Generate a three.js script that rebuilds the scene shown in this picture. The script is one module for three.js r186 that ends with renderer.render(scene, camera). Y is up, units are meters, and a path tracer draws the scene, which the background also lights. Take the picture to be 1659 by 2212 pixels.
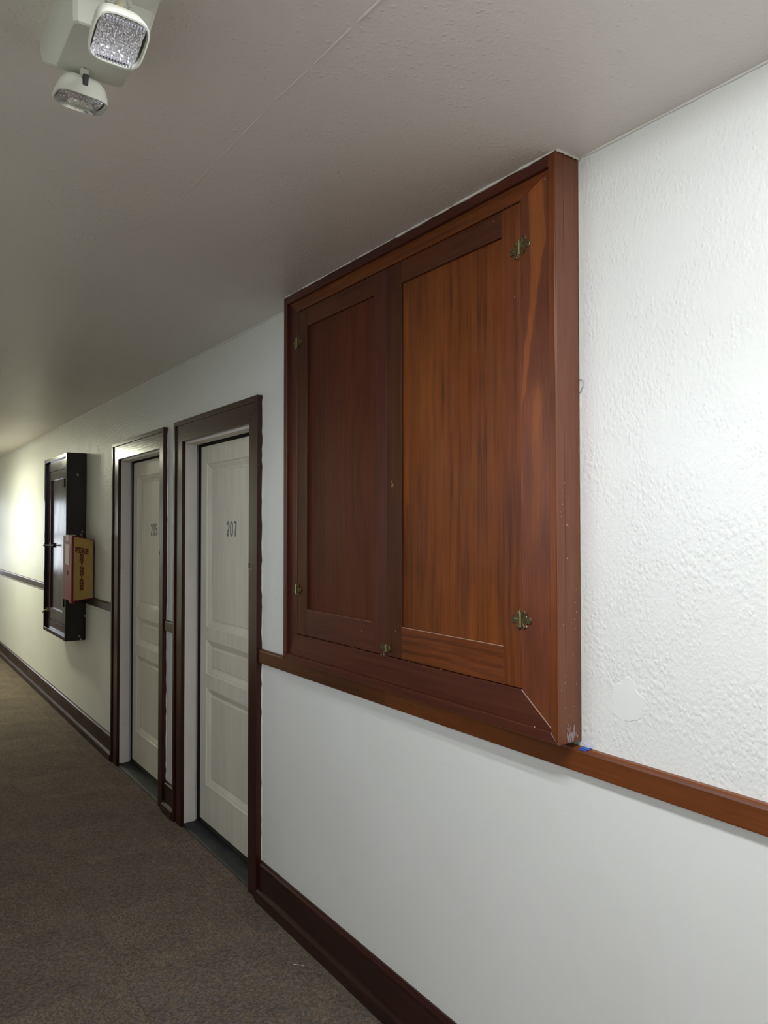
import * as THREE from 'three';
import { RoundedBoxGeometry } from 'three/addons/geometries/RoundedBoxGeometry.js';
import { mergeGeometries } from 'three/addons/utils/BufferGeometryUtils.js';
import { RectAreaLightUniformsLib } from 'three/addons/lights/RectAreaLightUniformsLib.js';

// ---------------------------------------------------------------- camera, daylight, exposure
// Axes: the right-hand wall is the plane x = 0 and the hall lies at x < 0, y is up from the carpet, the hall runs away along -z.
const scene = new THREE.Scene();
const camera = new THREE.PerspectiveCamera(68.58, 1659 / 2212, 0.02, 60);
const EYE = new THREE.Vector3(-1.4, 1.577, 0);
camera.position.copy(EYE);
{
  const yaw = 34.63 * Math.PI / 180, pitch = 1.175 * Math.PI / 180;
  camera.lookAt(EYE.x + Math.sin(yaw) * Math.cos(pitch), EYE.y + Math.sin(pitch), -Math.cos(yaw) * Math.cos(pitch));
  camera.rotateZ(-0.036 * Math.PI / 180);
}
scene.add(camera);
const renderer = new THREE.WebGLRenderer();
renderer.toneMapping = THREE.LinearToneMapping;
renderer.toneMappingExposure = 1.04;
renderer.shadowMap.enabled = true;
RectAreaLightUniformsLib.init();
scene.background = new THREE.Color(0.86, 0.93, 1.0);          // overcast sky outside the hall's end window
scene.backgroundIntensity = 4.1;
const NEAR_LAMP = { color: new THREE.Color(0.94, 0.98, 1.03), power: 104, lean: 22 };
const FAR_LAMP = { color: new THREE.Color(0.98, 1.0, 0.76), power: 114, lean: 6 };

// ---------------------------------------------------------------- random numbers and noise
function rng(seed) { let a = seed >>> 0; return () => { a = (a + 0x6D2B79F5) | 0; let t = Math.imul(a ^ (a >>> 15), 1 | a); t = (t + Math.imul(t ^ (t >>> 7), 61 | t)) ^ t; return ((t ^ (t >>> 14)) >>> 0) / 4294967296; }; }
function hash(ix, iy, s) { let h = Math.imul(ix, 374761393) ^ Math.imul(iy, 668265263) ^ Math.imul(s, 2246822519); h = Math.imul(h ^ (h >>> 13), 1274126177); return ((h ^ (h >>> 16)) >>> 0) / 4294967296; }
const mod = (a, n) => ((a % n) + n) % n;
// value noise that repeats every px by py cells
function vn(x, y, px, py, s) {
  const x0 = Math.floor(x), y0 = Math.floor(y); let fx = x - x0, fy = y - y0; fx = fx * fx * (3 - 2 * fx); fy = fy * fy * (3 - 2 * fy);
  const a = mod(x0, px), b = mod(x0 + 1, px), c = mod(y0, py), d = mod(y0 + 1, py);
  const p = hash(a, c, s), q = hash(b, c, s), r = hash(a, d, s), t = hash(b, d, s);
  return p + (q - p) * fx + (r - p) * fy + (p - q - r + t) * fx * fy;
}
// round bumps scattered one per cell of an n by m grid
function dots(u, v, n, m, s, dens, rmin, rmax) {
  const x = u * n, y = v * m, cx = Math.floor(x), cy = Math.floor(y); let best = 0;
  for (let j = -1; j <= 1; j++) for (let i = -1; i <= 1; i++) {
    const a = mod(cx + i, n), b = mod(cy + j, m); if (hash(a, b, s) > dens) continue;
    const r = rmin + (rmax - rmin) * hash(a, b, s + 3), dx = cx + i + hash(a, b, s + 1) - x, dy = cy + j + hash(a, b, s + 2) - y, d = (dx * dx + dy * dy) / (r * r);
    if (d < 1) { const h = (1 - d) * (1 - d) * (0.35 + 0.65 * hash(a, b, s + 4)); if (h > best) best = h; }
  }
  return best;
}
const lerp = (a, b, t) => a + (b - a) * t, clamp = (t, a = 0, b = 1) => Math.min(b, Math.max(a, t)), smooth = (a, b, x) => { const t = clamp((x - a) / (b - a)); return t * t * (3 - 2 * t); };
const hexRGB = (h) => [(h >> 16) & 255, (h >> 8) & 255, h & 255];
function tex(w, h, fn, { srgb = false, rx = 1, ry = 1, wrap = THREE.RepeatWrapping, ch = 4 } = {}) {
  const d = new Uint8Array(w * h * 4);
  for (let y = 0; y < h; y++) for (let x = 0; x < w; x++) {
    const v = fn(x / w, y / h, x, y), o = (y * w + x) * 4;
    if (typeof v === 'number') { const g = clamp(v) * 255; d[o] = d[o + 1] = d[o + 2] = g; } else { d[o] = clamp(v[0], 0, 255); d[o + 1] = clamp(v[1], 0, 255); d[o + 2] = clamp(v[2], 0, 255); }
    d[o + 3] = 255;
  }
  const t = new THREE.DataTexture(d, w, h, THREE.RGBAFormat);
  t.wrapS = t.wrapT = wrap; t.magFilter = THREE.LinearFilter; t.minFilter = THREE.LinearMipmapLinearFilter; t.generateMipmaps = true; t.repeat.set(rx, ry);
  if (srgb) t.colorSpace = THREE.SRGBColorSpace;
  t.needsUpdate = true; return t;
}

// ---------------------------------------------------------------- materials
// wood: grain runs along v; the picture covers 0.6 m across the grain and 1.2 m along it
function woodMap(seed, light, mid, dark, { w = 512, h = 1024, ring = 9, blotch = 0.5, fibre = 0.35, cathedral = 1 } = {}) {
  const L = hexRGB(light), M = hexRGB(mid), D = hexRGB(dark);
  return tex(w, h, (u, v) => {
    const warp = (vn(u * 3, v * 2, 3, 2, seed) - 0.5) * 1.1 * cathedral + (vn(u * 6, v * 5, 6, 5, seed + 1) - 0.5) * 0.35 * cathedral + (vn(u * 24, v * 9, 24, 9, seed + 2) - 0.5) * 0.06;
    let g = (u + warp * 0.16) * ring + vn(u * 2, v * 1, 2, 1, seed + 3) * 2;
    g = g - Math.floor(g); const late = smooth(0.2, 0.85, g) * (1 - smooth(0.88, 1, g)), where = vn(u * 5, v * 2, 5, 2, seed + 11);
    const f = vn(u * 150, v * 9, 150, 9, seed + 4) * 0.6 + vn(u * 300, v * 26, 300, 26, seed + 5) * 0.4;
    const bl = vn(u * 4, v * 3, 4, 3, seed + 6) * 0.5 + vn(u * 14, v * 5, 14, 5, seed + 7) * 0.35 + vn(u * 36, v * 14, 36, 14, seed + 8) * 0.15;
    const pore = smooth(0.66, 0.95, vn(u * 190, v * 14, 190, 14, seed + 9)) * 0.11 + smooth(0.7, 0.98, vn(u * 90, v * 8, 90, 8, seed + 12)) * 0.05;
    const t = clamp(late * 0.2 * where + (f - 0.5) * fibre + (bl - 0.5) * blotch * 1.7 + 0.36 + pore);
    const c = [0, 1, 2].map((i) => t < 0.5 ? lerp(L[i], M[i], t * 2) : lerp(M[i], D[i], (t - 0.5) * 2));
    return c;
  }, { srgb: true, rx: 1 / 0.6, ry: 1 / 1.2, wrap: THREE.MirroredRepeatWrapping });
}
const woodBump = tex(512, 512, (u, v) => 0.5 + (vn(u * 150, v * 10, 150, 10, 71) - 0.5) * 0.6 + (vn(u * 9, v * 9, 9, 9, 72) - 0.5) * 0.5, { rx: 1 / 0.6, ry: 1 / 1.2 });
const woodGloss = tex(256, 256, (u, v) => 0.62 + (vn(u * 9, v * 6, 9, 6, 75) - 0.5) * 0.2 + (vn(u * 60, v * 20, 60, 20, 76) - 0.5) * 0.1, { rx: 1 / 0.6, ry: 1 / 1.2 });
const wood = (map, rough, extra = {}) => new THREE.MeshPhysicalMaterial({ specularIntensity: 0.75, map, roughness: rough, roughnessMap: woodGloss, bumpMap: woodBump, bumpScale: 0.00015, ...extra });
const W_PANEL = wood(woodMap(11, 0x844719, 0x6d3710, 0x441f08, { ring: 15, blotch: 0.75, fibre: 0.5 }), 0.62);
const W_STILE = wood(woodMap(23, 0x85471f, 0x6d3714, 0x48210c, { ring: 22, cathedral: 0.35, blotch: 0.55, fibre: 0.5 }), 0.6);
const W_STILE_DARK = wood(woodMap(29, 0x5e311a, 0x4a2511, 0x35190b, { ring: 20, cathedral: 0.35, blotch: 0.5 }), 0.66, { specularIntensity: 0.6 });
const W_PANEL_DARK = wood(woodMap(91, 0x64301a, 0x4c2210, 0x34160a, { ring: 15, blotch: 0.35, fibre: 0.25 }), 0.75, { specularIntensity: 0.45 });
const W_RED = wood(woodMap(37, 0x5e2f1d, 0x4c2317, 0x361811, { ring: 18, cathedral: 0.5, blotch: 0.4 }), 0.58);
const W_SIDE = wood(woodMap(41, 0x8a553c, 0x764630, 0x5c3424, { ring: 18, cathedral: 0.25, blotch: 0.3 }), 0.55);  // paler than the fronts: the near side's sheen is in the colour
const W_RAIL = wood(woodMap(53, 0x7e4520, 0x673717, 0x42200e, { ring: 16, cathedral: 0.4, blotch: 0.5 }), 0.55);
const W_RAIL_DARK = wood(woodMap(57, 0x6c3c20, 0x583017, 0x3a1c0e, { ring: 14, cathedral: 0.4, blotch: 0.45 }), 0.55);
const W_TRIM = wood(woodMap(61, 0x42201b, 0x341713, 0x24100e, { ring: 12, cathedral: 0.4, blotch: 0.35 }), 0.36);
const W_BASE = wood(woodMap(67, 0x3f211b, 0x301815, 0x220f0e, { ring: 10, cathedral: 0.3, blotch: 0.4 }), 0.62);
const W_BLACK = wood(woodMap(73, 0x241113, 0x180b0d, 0x100708, { ring: 10, cathedral: 0.3, blotch: 0.4 }), 0.26, { specularIntensity: 1 });

const W_DARK_FRONT = wood(woodMap(79, 0x44212a, 0x34181f, 0x241015, { ring: 10, cathedral: 0.3, blotch: 0.4 }), 0.3, { specularIntensity: 1 });

// plaster: stippled roller texture above the rail, smoother paint below; 1.6 m square
const stippleBump = tex(1536, 1536, (u, v) => {
  const c = vn(u * 18, v * 14, 18, 14, 103), lump = dots(u, v, 120, 86, 101, 0.75, 0.45, 0.95), fine = dots(u, v, 230, 170, 107, 0.8, 0.4, 0.9), b = vn(u * 300, v * 90, 300, 90, 102);
  return 0.12 + lump * (0.25 + 0.6 * smooth(0.25, 0.75, c)) + fine * 0.28 + (b - 0.5) * 0.16 + (c - 0.5) * 0.1;
}, { rx: 1 / 1.1, ry: 1 / 1.1 });
const smoothBump = tex(1024, 1024, (u, v) => {
  const a = vn(u * 12, v * 16, 12, 16, 111), b = vn(u * 60, v * 160, 60, 160, 112), d = vn(u * 34, v * 34, 34, 34, 113);
  return 0.4 + (a - 0.5) * 0.4 + (b - 0.5) * 0.16 + (d > 0.93 ? 0.25 : 0);
}, { rx: 1 / 1.6, ry: 1 / 1.6 });
const ceilingBump = tex(1536, 1536, (u, v) => {
  const a = vn(u * 7, v * 6, 7, 6, 121), m = vn(u * 12, v * 12, 12, 12, 125), b = vn(u * 70, v * 260, 70, 260, 122), lump = dots(u, v, 120, 120, 124, 0.3, 0.2, 0.5), fine = dots(u, v, 260, 260, 127, 0.6, 0.4, 0.9);
  return 0.25 + (a - 0.5) * 0.4 + (b - 0.5) * 0.1 + lump * smooth(0.25, 0.7, m) * 0.45 + fine * 0.12;
}, { rx: 1 / 1.7, ry: 1 / 1.7 });
const paintTone = tex(512, 512, (u, v) => { const t = (vn(u * 3, v * 3, 3, 3, 131) - 0.5) * 5 + (vn(u * 11, v * 11, 11, 11, 132) - 0.5) * 4; return [238 + t, 238 + t, 233 + t * 1.2]; }, { srgb: true, rx: 1 / 3.1, ry: 1 / 3.1 });
const M_WALL = new THREE.MeshStandardMaterial({ map: paintTone, roughness: 0.4, bumpMap: stippleBump, bumpScale: 0.0013 });
const M_WALL_LOW = new THREE.MeshStandardMaterial({ map: paintTone, roughness: 0.45, bumpMap: smoothBump, bumpScale: 0.0009 });
const ceilTone = tex(512, 512, (u, v) => { const t = (vn(u * 3, v * 3, 3, 3, 141) - 0.5) * 9 + (vn(u * 9, v * 9, 9, 9, 142) - 0.5) * 5; return [242 + t, 234 + t, 226 + t]; }, { srgb: true, rx: 1 / 3.3, ry: 1 / 3.3 });
const M_CEIL = new THREE.MeshStandardMaterial({ map: ceilTone, roughness: 0.42, bumpMap: ceilingBump, bumpScale: 0.0022 });
const M_CAULK = new THREE.MeshStandardMaterial({ color: 0xe6e3d8, roughness: 0.5 });
const plain = (c, r = 0.5, extra = {}) => new THREE.MeshStandardMaterial({ color: c, roughness: r, ...extra });

// carpet tile: ribbed loop pile, ribs along v; the picture covers one 0.5 m tile
const carpetNoise = (u, v, s) => {
  const rib = 0.5 + 0.5 * Math.sin(u * Math.PI * 2 * 112 + (vn(u * 30, v * 30, 30, 30, s) - 0.5) * 1.6);
  const loop = vn(u * 112, v * 70, 112, 70, s + 1), fuzz = vn(u * 260, v * 260, 260, 260, s + 2);
  return [rib, loop, fuzz];
};
const carpetMap = (s, dr, dg, db) => tex(1024, 1024, (u, v) => {
  const [rib, loop, fuzz] = carpetNoise(u, v, s), big = vn(u * 5, v * 5, 5, 5, s + 3) - 0.5;
  const k = 0.5 + 0.26 * rib + (loop - 0.5) * 0.6 + (fuzz - 0.5) * 0.4, hue = vn(u * 60, v * 40, 60, 40, s + 4) - 0.5;
  const t = clamp(k * 0.75 + big * 0.12);
  return [lerp(66, 172, t) + hue * 14 + dr, lerp(57, 151, t) + hue * 4 + dg, lerp(49, 132, t) - hue * 10 + db];
}, { srgb: true });
const carpetBump = tex(1024, 1024, (u, v) => { const [rib, loop, fuzz] = carpetNoise(u, v, 201); return 0.2 + rib * 0.3 + loop * 0.35 + fuzz * 0.15; });
const M_CARPET = [[201, 0, 0, 0], [211, -5, -4, -3]].map(([s, r, g, b]) => new THREE.MeshStandardMaterial({ map: carpetMap(s, r, g, b), roughness: 0.95, bumpMap: carpetBump, bumpScale: 0.003 }));

const grainDoor = tex(512, 1024, (u, v) => 0.5 + (vn(u * 90, v * 8, 90, 8, 151) - 0.5) * 0.7 + (vn(u * 6, v * 4, 6, 4, 152) - 0.5) * 0.4, { rx: 1 / 0.7, ry: 1 / 0.9 });
const doorTone = tex(512, 1024, (u, v) => { const t = (vn(u * 40, v * 4, 40, 4, 153) - 0.5) * 9 + (vn(u * 5, v * 3, 5, 3, 154) - 0.5) * 10; return [233 + t, 227 + t, 211 + t]; }, { srgb: true, rx: 1 / 0.7, ry: 1 / 0.9 });
const M_DOOR = new THREE.MeshStandardMaterial({ map: doorTone, roughness: 0.5, bumpMap: grainDoor, bumpScale: 0.0006 });
const M_JAMB = new THREE.MeshStandardMaterial({ map: tex(256, 512, (u, v) => { const t = (vn(u * 8, v * 10, 8, 10, 161) - 0.5) * 8, k = vn(u * 50, v * 50, 50, 50, 162) > 0.95 ? -10 : 0; return [232 + t + k, 225 + t + k, 217 + t + k]; }, { srgb: true, rx: 1 / 0.5, ry: 1 }), roughness: 0.5 });
const M_DARK_GAP = plain(0x08080a, 0.8);
const M_SILL = new THREE.MeshStandardMaterial({ map: tex(256, 512, (u, v) => { const t = (vn(u * 6, v * 20, 6, 20, 171) - 0.5) * 26 + (vn(u * 60, v * 60, 60, 60, 172) - 0.5) * 14; return [38 + t * 0.7, 40 + t * 0.7, 46 + t * 0.7]; }, { srgb: true, rx: 1 / 0.3, ry: 1 / 0.8 }), roughness: 0.55 });
const brassMap = tex(128, 128, (u, v) => { const t = vn(u * 14, v * 14, 14, 14, 181) * 0.6 + vn(u * 40, v * 40, 40, 40, 182) * 0.4; return [lerp(70, 150, t), lerp(60, 132, t), lerp(40, 96, t)]; }, { srgb: true, rx: 30, ry: 30 });
const M_BRASS = new THREE.MeshStandardMaterial({ map: brassMap, roughness: 0.38, metalness: 0.85 });
const M_BRASS_BRIGHT = plain(0xb9a878, 0.3, { metalness: 0.9 });
const M_STEEL = plain(0x8f8c86, 0.35, { metalness: 0.9 });
const M_BLACK_METAL = plain(0x14100f, 0.5, { metalness: 0.3 });
const M_PLASTIC = plain(0xd6d6c8, 0.45);
const M_REFLECTOR = plain(0xf2f1f6, 0.14, { metalness: 0.75, flatShading: true });
const M_LENS = new THREE.MeshPhysicalMaterial({ color: 0xffffff, roughness: 0.06, transmission: 1, thickness: 0, ior: 1.45 });

// ---------------------------------------------------------------- geometry in wall coordinates: s along the hall, y up, p out from the right-hand wall
function metricUV(g, grain = 'y', ou = 0, ov = 0) {          // uv in metres, v along the grain
  if (g.index) g = g.toNonIndexed();
  const P = g.attributes.position, uv = new Float32Array(P.count * 2), a = new THREE.Vector3(), b = new THREE.Vector3(), c = new THREE.Vector3(), n = new THREE.Vector3();
  for (let i = 0; i < P.count; i += 3) {
    a.fromBufferAttribute(P, i); b.fromBufferAttribute(P, i + 1); c.fromBufferAttribute(P, i + 2);
    n.copy(b).sub(a).cross(c.clone().sub(a)); const ax = Math.abs(n.x), ay = Math.abs(n.y), az = Math.abs(n.z);
    [a, b, c].forEach((q, k) => {
      let u, v;
      if (grain === 's') { v = q.z; u = ax >= ay && ax >= az ? q.y : ay >= az ? q.x : q.y; if (az > ax && az > ay) { v = q.x; } }
      else { v = q.y; u = ax >= az && ax >= ay ? -q.z : az >= ay ? q.x : q.x; if (ay > ax && ay > az) v = -q.z; }
      uv[(i + k) * 2] = u + ou; uv[(i + k) * 2 + 1] = v + ov;
    });
  }
  g.setAttribute('uv', new THREE.BufferAttribute(uv, 2)); return g;
}
let pieceSeed = 1;
function bx(s0, s1, y0, y1, p0, p1, { r = 0.0015, grain = 'y', seg = 1, shift = true } = {}) {
  const w = p1 - p0, h = y1 - y0, d = s1 - s0, rr = Math.min(r, w / 2.1, h / 2.1, d / 2.1);
  const g = rr > 0.0002 ? new RoundedBoxGeometry(w, h, d, seg, rr) : new THREE.BoxGeometry(w, h, d);
  g.translate(-(p0 + p1) / 2, (y0 + y1) / 2, -(s0 + s1) / 2);
  const R = rng(pieceSeed++ * 7919); return metricUV(g, grain, shift ? R() * 3 : 0, shift ? R() * 3 : 0);
}
function poly(points, p0, p1, { bevel = 0.0012, grain = 'y', holes = [] } = {}) {     // outline in (s, y), thickness p0..p1
  const sh = new THREE.Shape(points.map(([s, y]) => new THREE.Vector2(-s, y)));
  for (const h of holes) sh.holes.push(new THREE.Path(h.map(([s, y]) => new THREE.Vector2(-s, y))));
  const g = new THREE.ExtrudeGeometry(sh, { depth: p1 - p0 - (bevel ? 2 * bevel : 0), bevelEnabled: bevel > 0, bevelThickness: bevel, bevelSize: bevel, bevelOffset: -bevel, bevelSegments: 1, curveSegments: 8 });
  g.translate(0, 0, bevel || 0); g.rotateY(-Math.PI / 2); g.translate(-p0, 0, 0);
  const R = rng(pieceSeed++ * 7919); return metricUV(g, grain, R() * 3, R() * 3);
}
const V = (s, y, p) => new THREE.Vector3(-p, y, -s);
function tube(points, r, { seg = 8, n = 24, closed = false } = {}) { return new THREE.TubeGeometry(new THREE.CatmullRomCurve3(points, closed), n, r, seg, closed); }
// an uneven bead of paint or caulk along a line: a flattened tube whose width wanders
function bead(from, to, r, seed, { step = 0.012, wander = 0.5, gaps = 0 } = {}) {
  const R = rng(seed), len = from.distanceTo(to), n = Math.max(6, Math.round(len / step)), dir = to.clone().sub(from).normalize(), up = Math.abs(dir.y) > 0.9 ? new THREE.Vector3(1, 0, 0) : new THREE.Vector3(0, 1, 0);
  const A = new THREE.Vector3().crossVectors(dir, up).normalize(), B = new THREE.Vector3().crossVectors(A, dir).normalize(), pos = [], idx = [], K = 7;
  let q = 1;
  for (let i = 0; i <= n; i++) {
    q = lerp(q, 1 + (R() - 0.5) * 2 * wander, 0.55); let rad = r * q; if (gaps && R() < gaps) rad *= 0.15; if (i === 0 || i === n) rad *= 0.05;
    const c = from.clone().addScaledVector(dir, len * i / n);
    for (let k = 0; k < K; k++) { const t = k / K * Math.PI * 2; pos.push(...c.clone().addScaledVector(A, Math.cos(t) * rad).addScaledVector(B, Math.sin(t) * rad).toArray()); }
  }
  for (let i = 0; i < n; i++) for (let k = 0; k < K; k++) { const a = i * K + k, b = i * K + (k + 1) % K; idx.push(a, a + K, b, b, a + K, b + K); }
  const g = new THREE.BufferGeometry(); g.setAttribute('position', new THREE.Float32BufferAttribute(pos, 3)); g.setIndex(idx); g.computeVertexNormals();
  g.setAttribute('uv', new THREE.Float32BufferAttribute(new Float32Array(pos.length / 3 * 2), 2)); return g.toNonIndexed();
}
function join(list) { return list.length === 1 ? list[0] : mergeGeometries(list.map((g) => { let q = g.index ? g.toNonIndexed() : g; if (!q.attributes.uv) q.setAttribute('uv', new THREE.Float32BufferAttribute(new Float32Array(q.attributes.position.count * 2), 2)); for (const k of Object.keys(q.attributes)) if (!['position', 'normal', 'uv'].includes(k)) q.deleteAttribute(k); return q; })); }

// ---------------------------------------------------------------- naming and grouping
const taken = {};
const numbered = (n) => { const k = taken[n] = (taken[n] ?? -1) + 1; return k ? n + '_' + String(k).padStart(3, '0') : n; };
function thing(name, label, category, at = [0, 0, 0], group) {
  const o = new THREE.Group(); o.name = numbered(name); o.position.set(...at); scene.add(o); o.userData = { label, category }; if (group) o.userData.group = group; return o;
}
function struct(name, at = [0, 0, 0]) { const o = new THREE.Group(); o.name = name; o.position.set(...at); o.userData = { kind: 'structure' }; scene.add(o); return o; }
// a mesh under its parent; the geometry is given in world coordinates
function part(name, geo, mat, parent, label) {
  const list = Array.isArray(geo) ? geo : [geo], g = join(list), m = new THREE.Mesh(g, mat); m.name = name; m.castShadow = m.receiveShadow = true;
  const off = new THREE.Vector3(); for (let q = parent; q && q !== scene; q = q.parent) off.add(q.position);
  g.translate(-off.x, -off.y, -off.z); if (label) m.userData.label = label; parent.add(m); return m;
}
function sub(name, parent, label) { const o = new THREE.Group(); o.name = name; if (label) o.userData.label = label; parent.add(o); return o; }

// ================================================================ THE SETTING
const H = 2.461, S0 = -2.6, S1 = 13, LEFT = 2.1;              // ceiling height, hall ends, hall width
const DOORS = [{ in0: 3.044, in1: 3.888, out0: 2.943, out1: 4.004, top: 2.033, num: '207' }, { in0: 4.262, in1: 5.114, out0: 4.172, out1: 5.246, top: 2.03, num: '205' }];
const RAIL_Y0 = 1.003, RAIL_Y1 = 1.06;

// --- floor of quarter-turned carpet tiles
const floor = struct('floor');
part('subfloor', bx(S0 - 0.2, S1 + 0.2, -0.14, -0.009, -0.24, LEFT + 0.2, { r: 0 }), plain(0x4a4038, 0.9), floor);
{
  const xs = [0, 0.128, 0.635, 1.142, 1.65, LEFT], s00 = 2.2 - 0.5 * 9;
  const cache = {};
  for (let i = 0; i < xs.length - 1; i++) for (let j = 0; ; j++) {
    const a = Math.max(S0, s00 + j * 0.5 - 0.5), b = Math.min(S1, s00 + j * 0.5); if (a >= S1) break; if (b <= a) continue;
    const turn = (i + j) % 2, w = xs[i + 1] - xs[i], d = b - a, key = [w.toFixed(3), d.toFixed(3), turn].join();
    if (!cache[key]) {
      let g = new RoundedBoxGeometry(w - 0.0008, 0.008, d - 0.0008, 1, 0.0012); g = g.index ? g.toNonIndexed() : g;
      const P = g.attributes.position, uv = new Float32Array(P.count * 2);
      for (let k = 0; k < P.count; k++) { const u = P.getX(k) / 0.5, v = P.getZ(k) / 0.5; uv[k * 2] = turn ? v : u; uv[k * 2 + 1] = turn ? u : v; }
      g.setAttribute('uv', new THREE.BufferAttribute(uv, 2)); cache[key] = g;
    }
    const m = new THREE.Mesh(cache[key], M_CARPET[turn]); m.name = 'carpet_tile'; m.position.set(-(xs[i] + xs[i + 1]) / 2, -0.004, -(a + b) / 2); m.receiveShadow = m.castShadow = true; floor.add(m);
  }
}
// --- ceiling
const ceiling = struct('ceiling');
{
  const g = bx(S0 - 0.2, S1 + 0.2, H, H + 0.15, -0.24, LEFT + 0.2, { r: 0, shift: false });
  { const P = g.attributes.position, uv = g.attributes.uv; for (let i = 0; i < P.count; i++) uv.setXY(i, P.getX(i), P.getZ(i)); }
  part('ceiling_slab', g, M_CEIL, ceiling);
  const seam = [[0.2, 0.702, 1], [0.55, 0.699, 1], [0.95, 0.703, 1], [1.1, 0.698, 0.9], [1.25, 0.695, 0.75], [1.4, 0.688, 0.6], [1.7, 0.69, 0.45], [2.1, 0.687, 0.3], [2.5, 0.69, 0.1]];
  for (let i = 0; i < seam.length - 1; i++) {
    const [a, x, r] = seam[i], [b, x2] = seam[i + 1];
    part('seam_ridge', bead(V(a, H + 0.0008, 1.4 - x), V(b, H + 0.0008, 1.4 - x2), 0.0032 * r, 500 + i, { step: 0.02, wander: 0.25 }), M_CEIL, ceiling);
  }
  part('corner_bead', [bead(V(2.6, H, 0.001), V(S1, H, 0.001), 0.006, 511, { step: 0.05, wander: 0.35 }), bead(V(S0, H, 0.001), V(1.2, H, 0.001), 0.004, 512, { step: 0.02, wander: 0.5 })], M_WALL_LOW, ceiling);
  part('paint_bead', [bead(V(1.2, H - 0.001, 0.081), V(1.85, H - 0.001, 0.081), 0.0034, 515, { step: 0.018, wander: 0.8, gaps: 0.04 }), bead(V(1.85, H - 0.001, 0.081), V(2.6, H - 0.001, 0.081), 0.0022, 513, { step: 0.02, wander: 0.9, gaps: 0.15 }), bead(V(1.2, H - 0.001, 0.082), V(1.2, H - 0.003, 0.001), 0.003, 514, { step: 0.005, wander: 0.9 })], M_CAULK, ceiling);
}
// --- right-hand wall: upper and lower plaster around the two door openings
const wallR = struct('wall_right');
{
  const [a, b] = DOORS, T = 0.22;
  const wallUV = (g) => { const P = g.attributes.position, uv = g.attributes.uv; for (let i = 0; i < P.count; i++) uv.setXY(i, -P.getZ(i) + P.getX(i), P.getY(i)); return g; };
  const w = (s0, s1, y0, y1) => wallUV(bx(s0, s1, y0, y1, -T, 0, { r: 0, shift: false }));
  const split = 1.02;
  part('upper_plaster', [w(S0, a.in0 - 0.02, split, H), w(a.in0 - 0.02, a.in1 + 0.02, a.top + 0.02, H), w(a.in1 + 0.02, b.in0 - 0.02, split, H), w(b.in0 - 0.02, b.in1 + 0.02, b.top + 0.02, H), w(b.in1 + 0.02, S1, split, H)], M_WALL, wallR);
  part('lower_plaster', [w(S0, a.in0 - 0.02, 0, split), w(a.in1 + 0.02, b.in0 - 0.02, 0, split), w(b.in1 + 0.02, S1, 0, split)], M_WALL_LOW, wallR);
  part('room_side_cover', bx(2.9, 5.3, -0.01, 2.2, -0.3, -0.22, { r: 0 }), plain(0x0a0a0a, 0.9), wallR);
  // a skimmed repair beside the cabinet
  { const R = rng(77), pts = []; for (let k = 0; k < 22; k++) { const t = k / 22 * Math.PI * 2, r = 0.042 * (0.85 + R() * 0.35); pts.push([1.075 + Math.cos(t) * r * 0.95, 1.188 + Math.sin(t) * r * 1.15]); } part('skimmed_patch', poly(pts, -0.002, 0.0008, { bevel: 0.0006 }), M_WALL_LOW, wallR); }
  part('caulk_bead', [bead(V(1.2025, 1.07, 0.001), V(1.2025, H, 0.001), 0.0013, 521, { step: 0.014, wander: 0.7, gaps: 0.12 }), bead(V(2.9425, 0.16, 0.001), V(2.9425, 1.0, 0.001), 0.0038, 522, { step: 0.03, wander: 0.6, gaps: 0.05 }), bead(V(2.9425, 1.06, 0.001), V(2.9425, 2.14, 0.001), 0.003, 523, { step: 0.025, wander: 0.8, gaps: 0.15 }), bead(V(4.1715, 0.16, 0.001), V(4.1715, 2.13, 0.001), 0.003, 524, { step: 0.03, wander: 0.7, gaps: 0.1 })], M_CAULK, wallR);
}
// --- the unseen sides close the hall
// the far end wall has a window to the sky; the left wall gets an added one; at() puts a box given along, across and up the wall
function windowWall(name, winName, at, end0, end1, { a0, a1, y0, y1 }, T) {
  const wl = struct(name), win = struct(winName), f = 0.05, m = (y0 + y1) / 2, c = T / 2;
  part('plaster', [at(end0, a0, 0, H, 0, T, 0), at(a1, end1, 0, H, 0, T, 0), at(a0, a1, 0, y0, 0, T, 0), at(a0, a1, y1, H, 0, T, 0)], M_WALL_LOW, wl);
  part('window_frame', [at(a0, a1, y0, y0 + f, c - 0.025, c + 0.025), at(a0, a1, y1 - f, y1, c - 0.025, c + 0.025), at(a0, a0 + f, y0 + f, y1 - f, c - 0.025, c + 0.025), at(a1 - f, a1, y0 + f, y1 - f, c - 0.025, c + 0.025), at(a0 + f, a1 - f, m - f / 2, m + f / 2, c - 0.025, c + 0.025)], W_TRIM, win);
  part('pane', at(a0 + f, a1 - f, y0 + f, m - f / 2, c - 0.002, c + 0.002, 0), M_LENS, win);
  part('pane', at(a0 + f, a1 - f, m + f / 2, y1 - f, c - 0.002, c + 0.002, 0), M_LENS, win);
  part('window_sill', at(a0 - 0.04, a1 + 0.04, y0 - 0.03, y0, -0.04, 0.04, 0.004), W_TRIM, win);
}
windowWall('wall_far', 'window_1', (a0, a1, y0, y1, d0, d1, r = 0.0015) => bx(S1 + d0, S1 + d1, y0, y1, a0, a1, { r }), -0.2, LEFT + 0.15, { a0: 0.45, a1: 1.65, y0: 0.85, y1: 2.05 }, 0.15);
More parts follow.
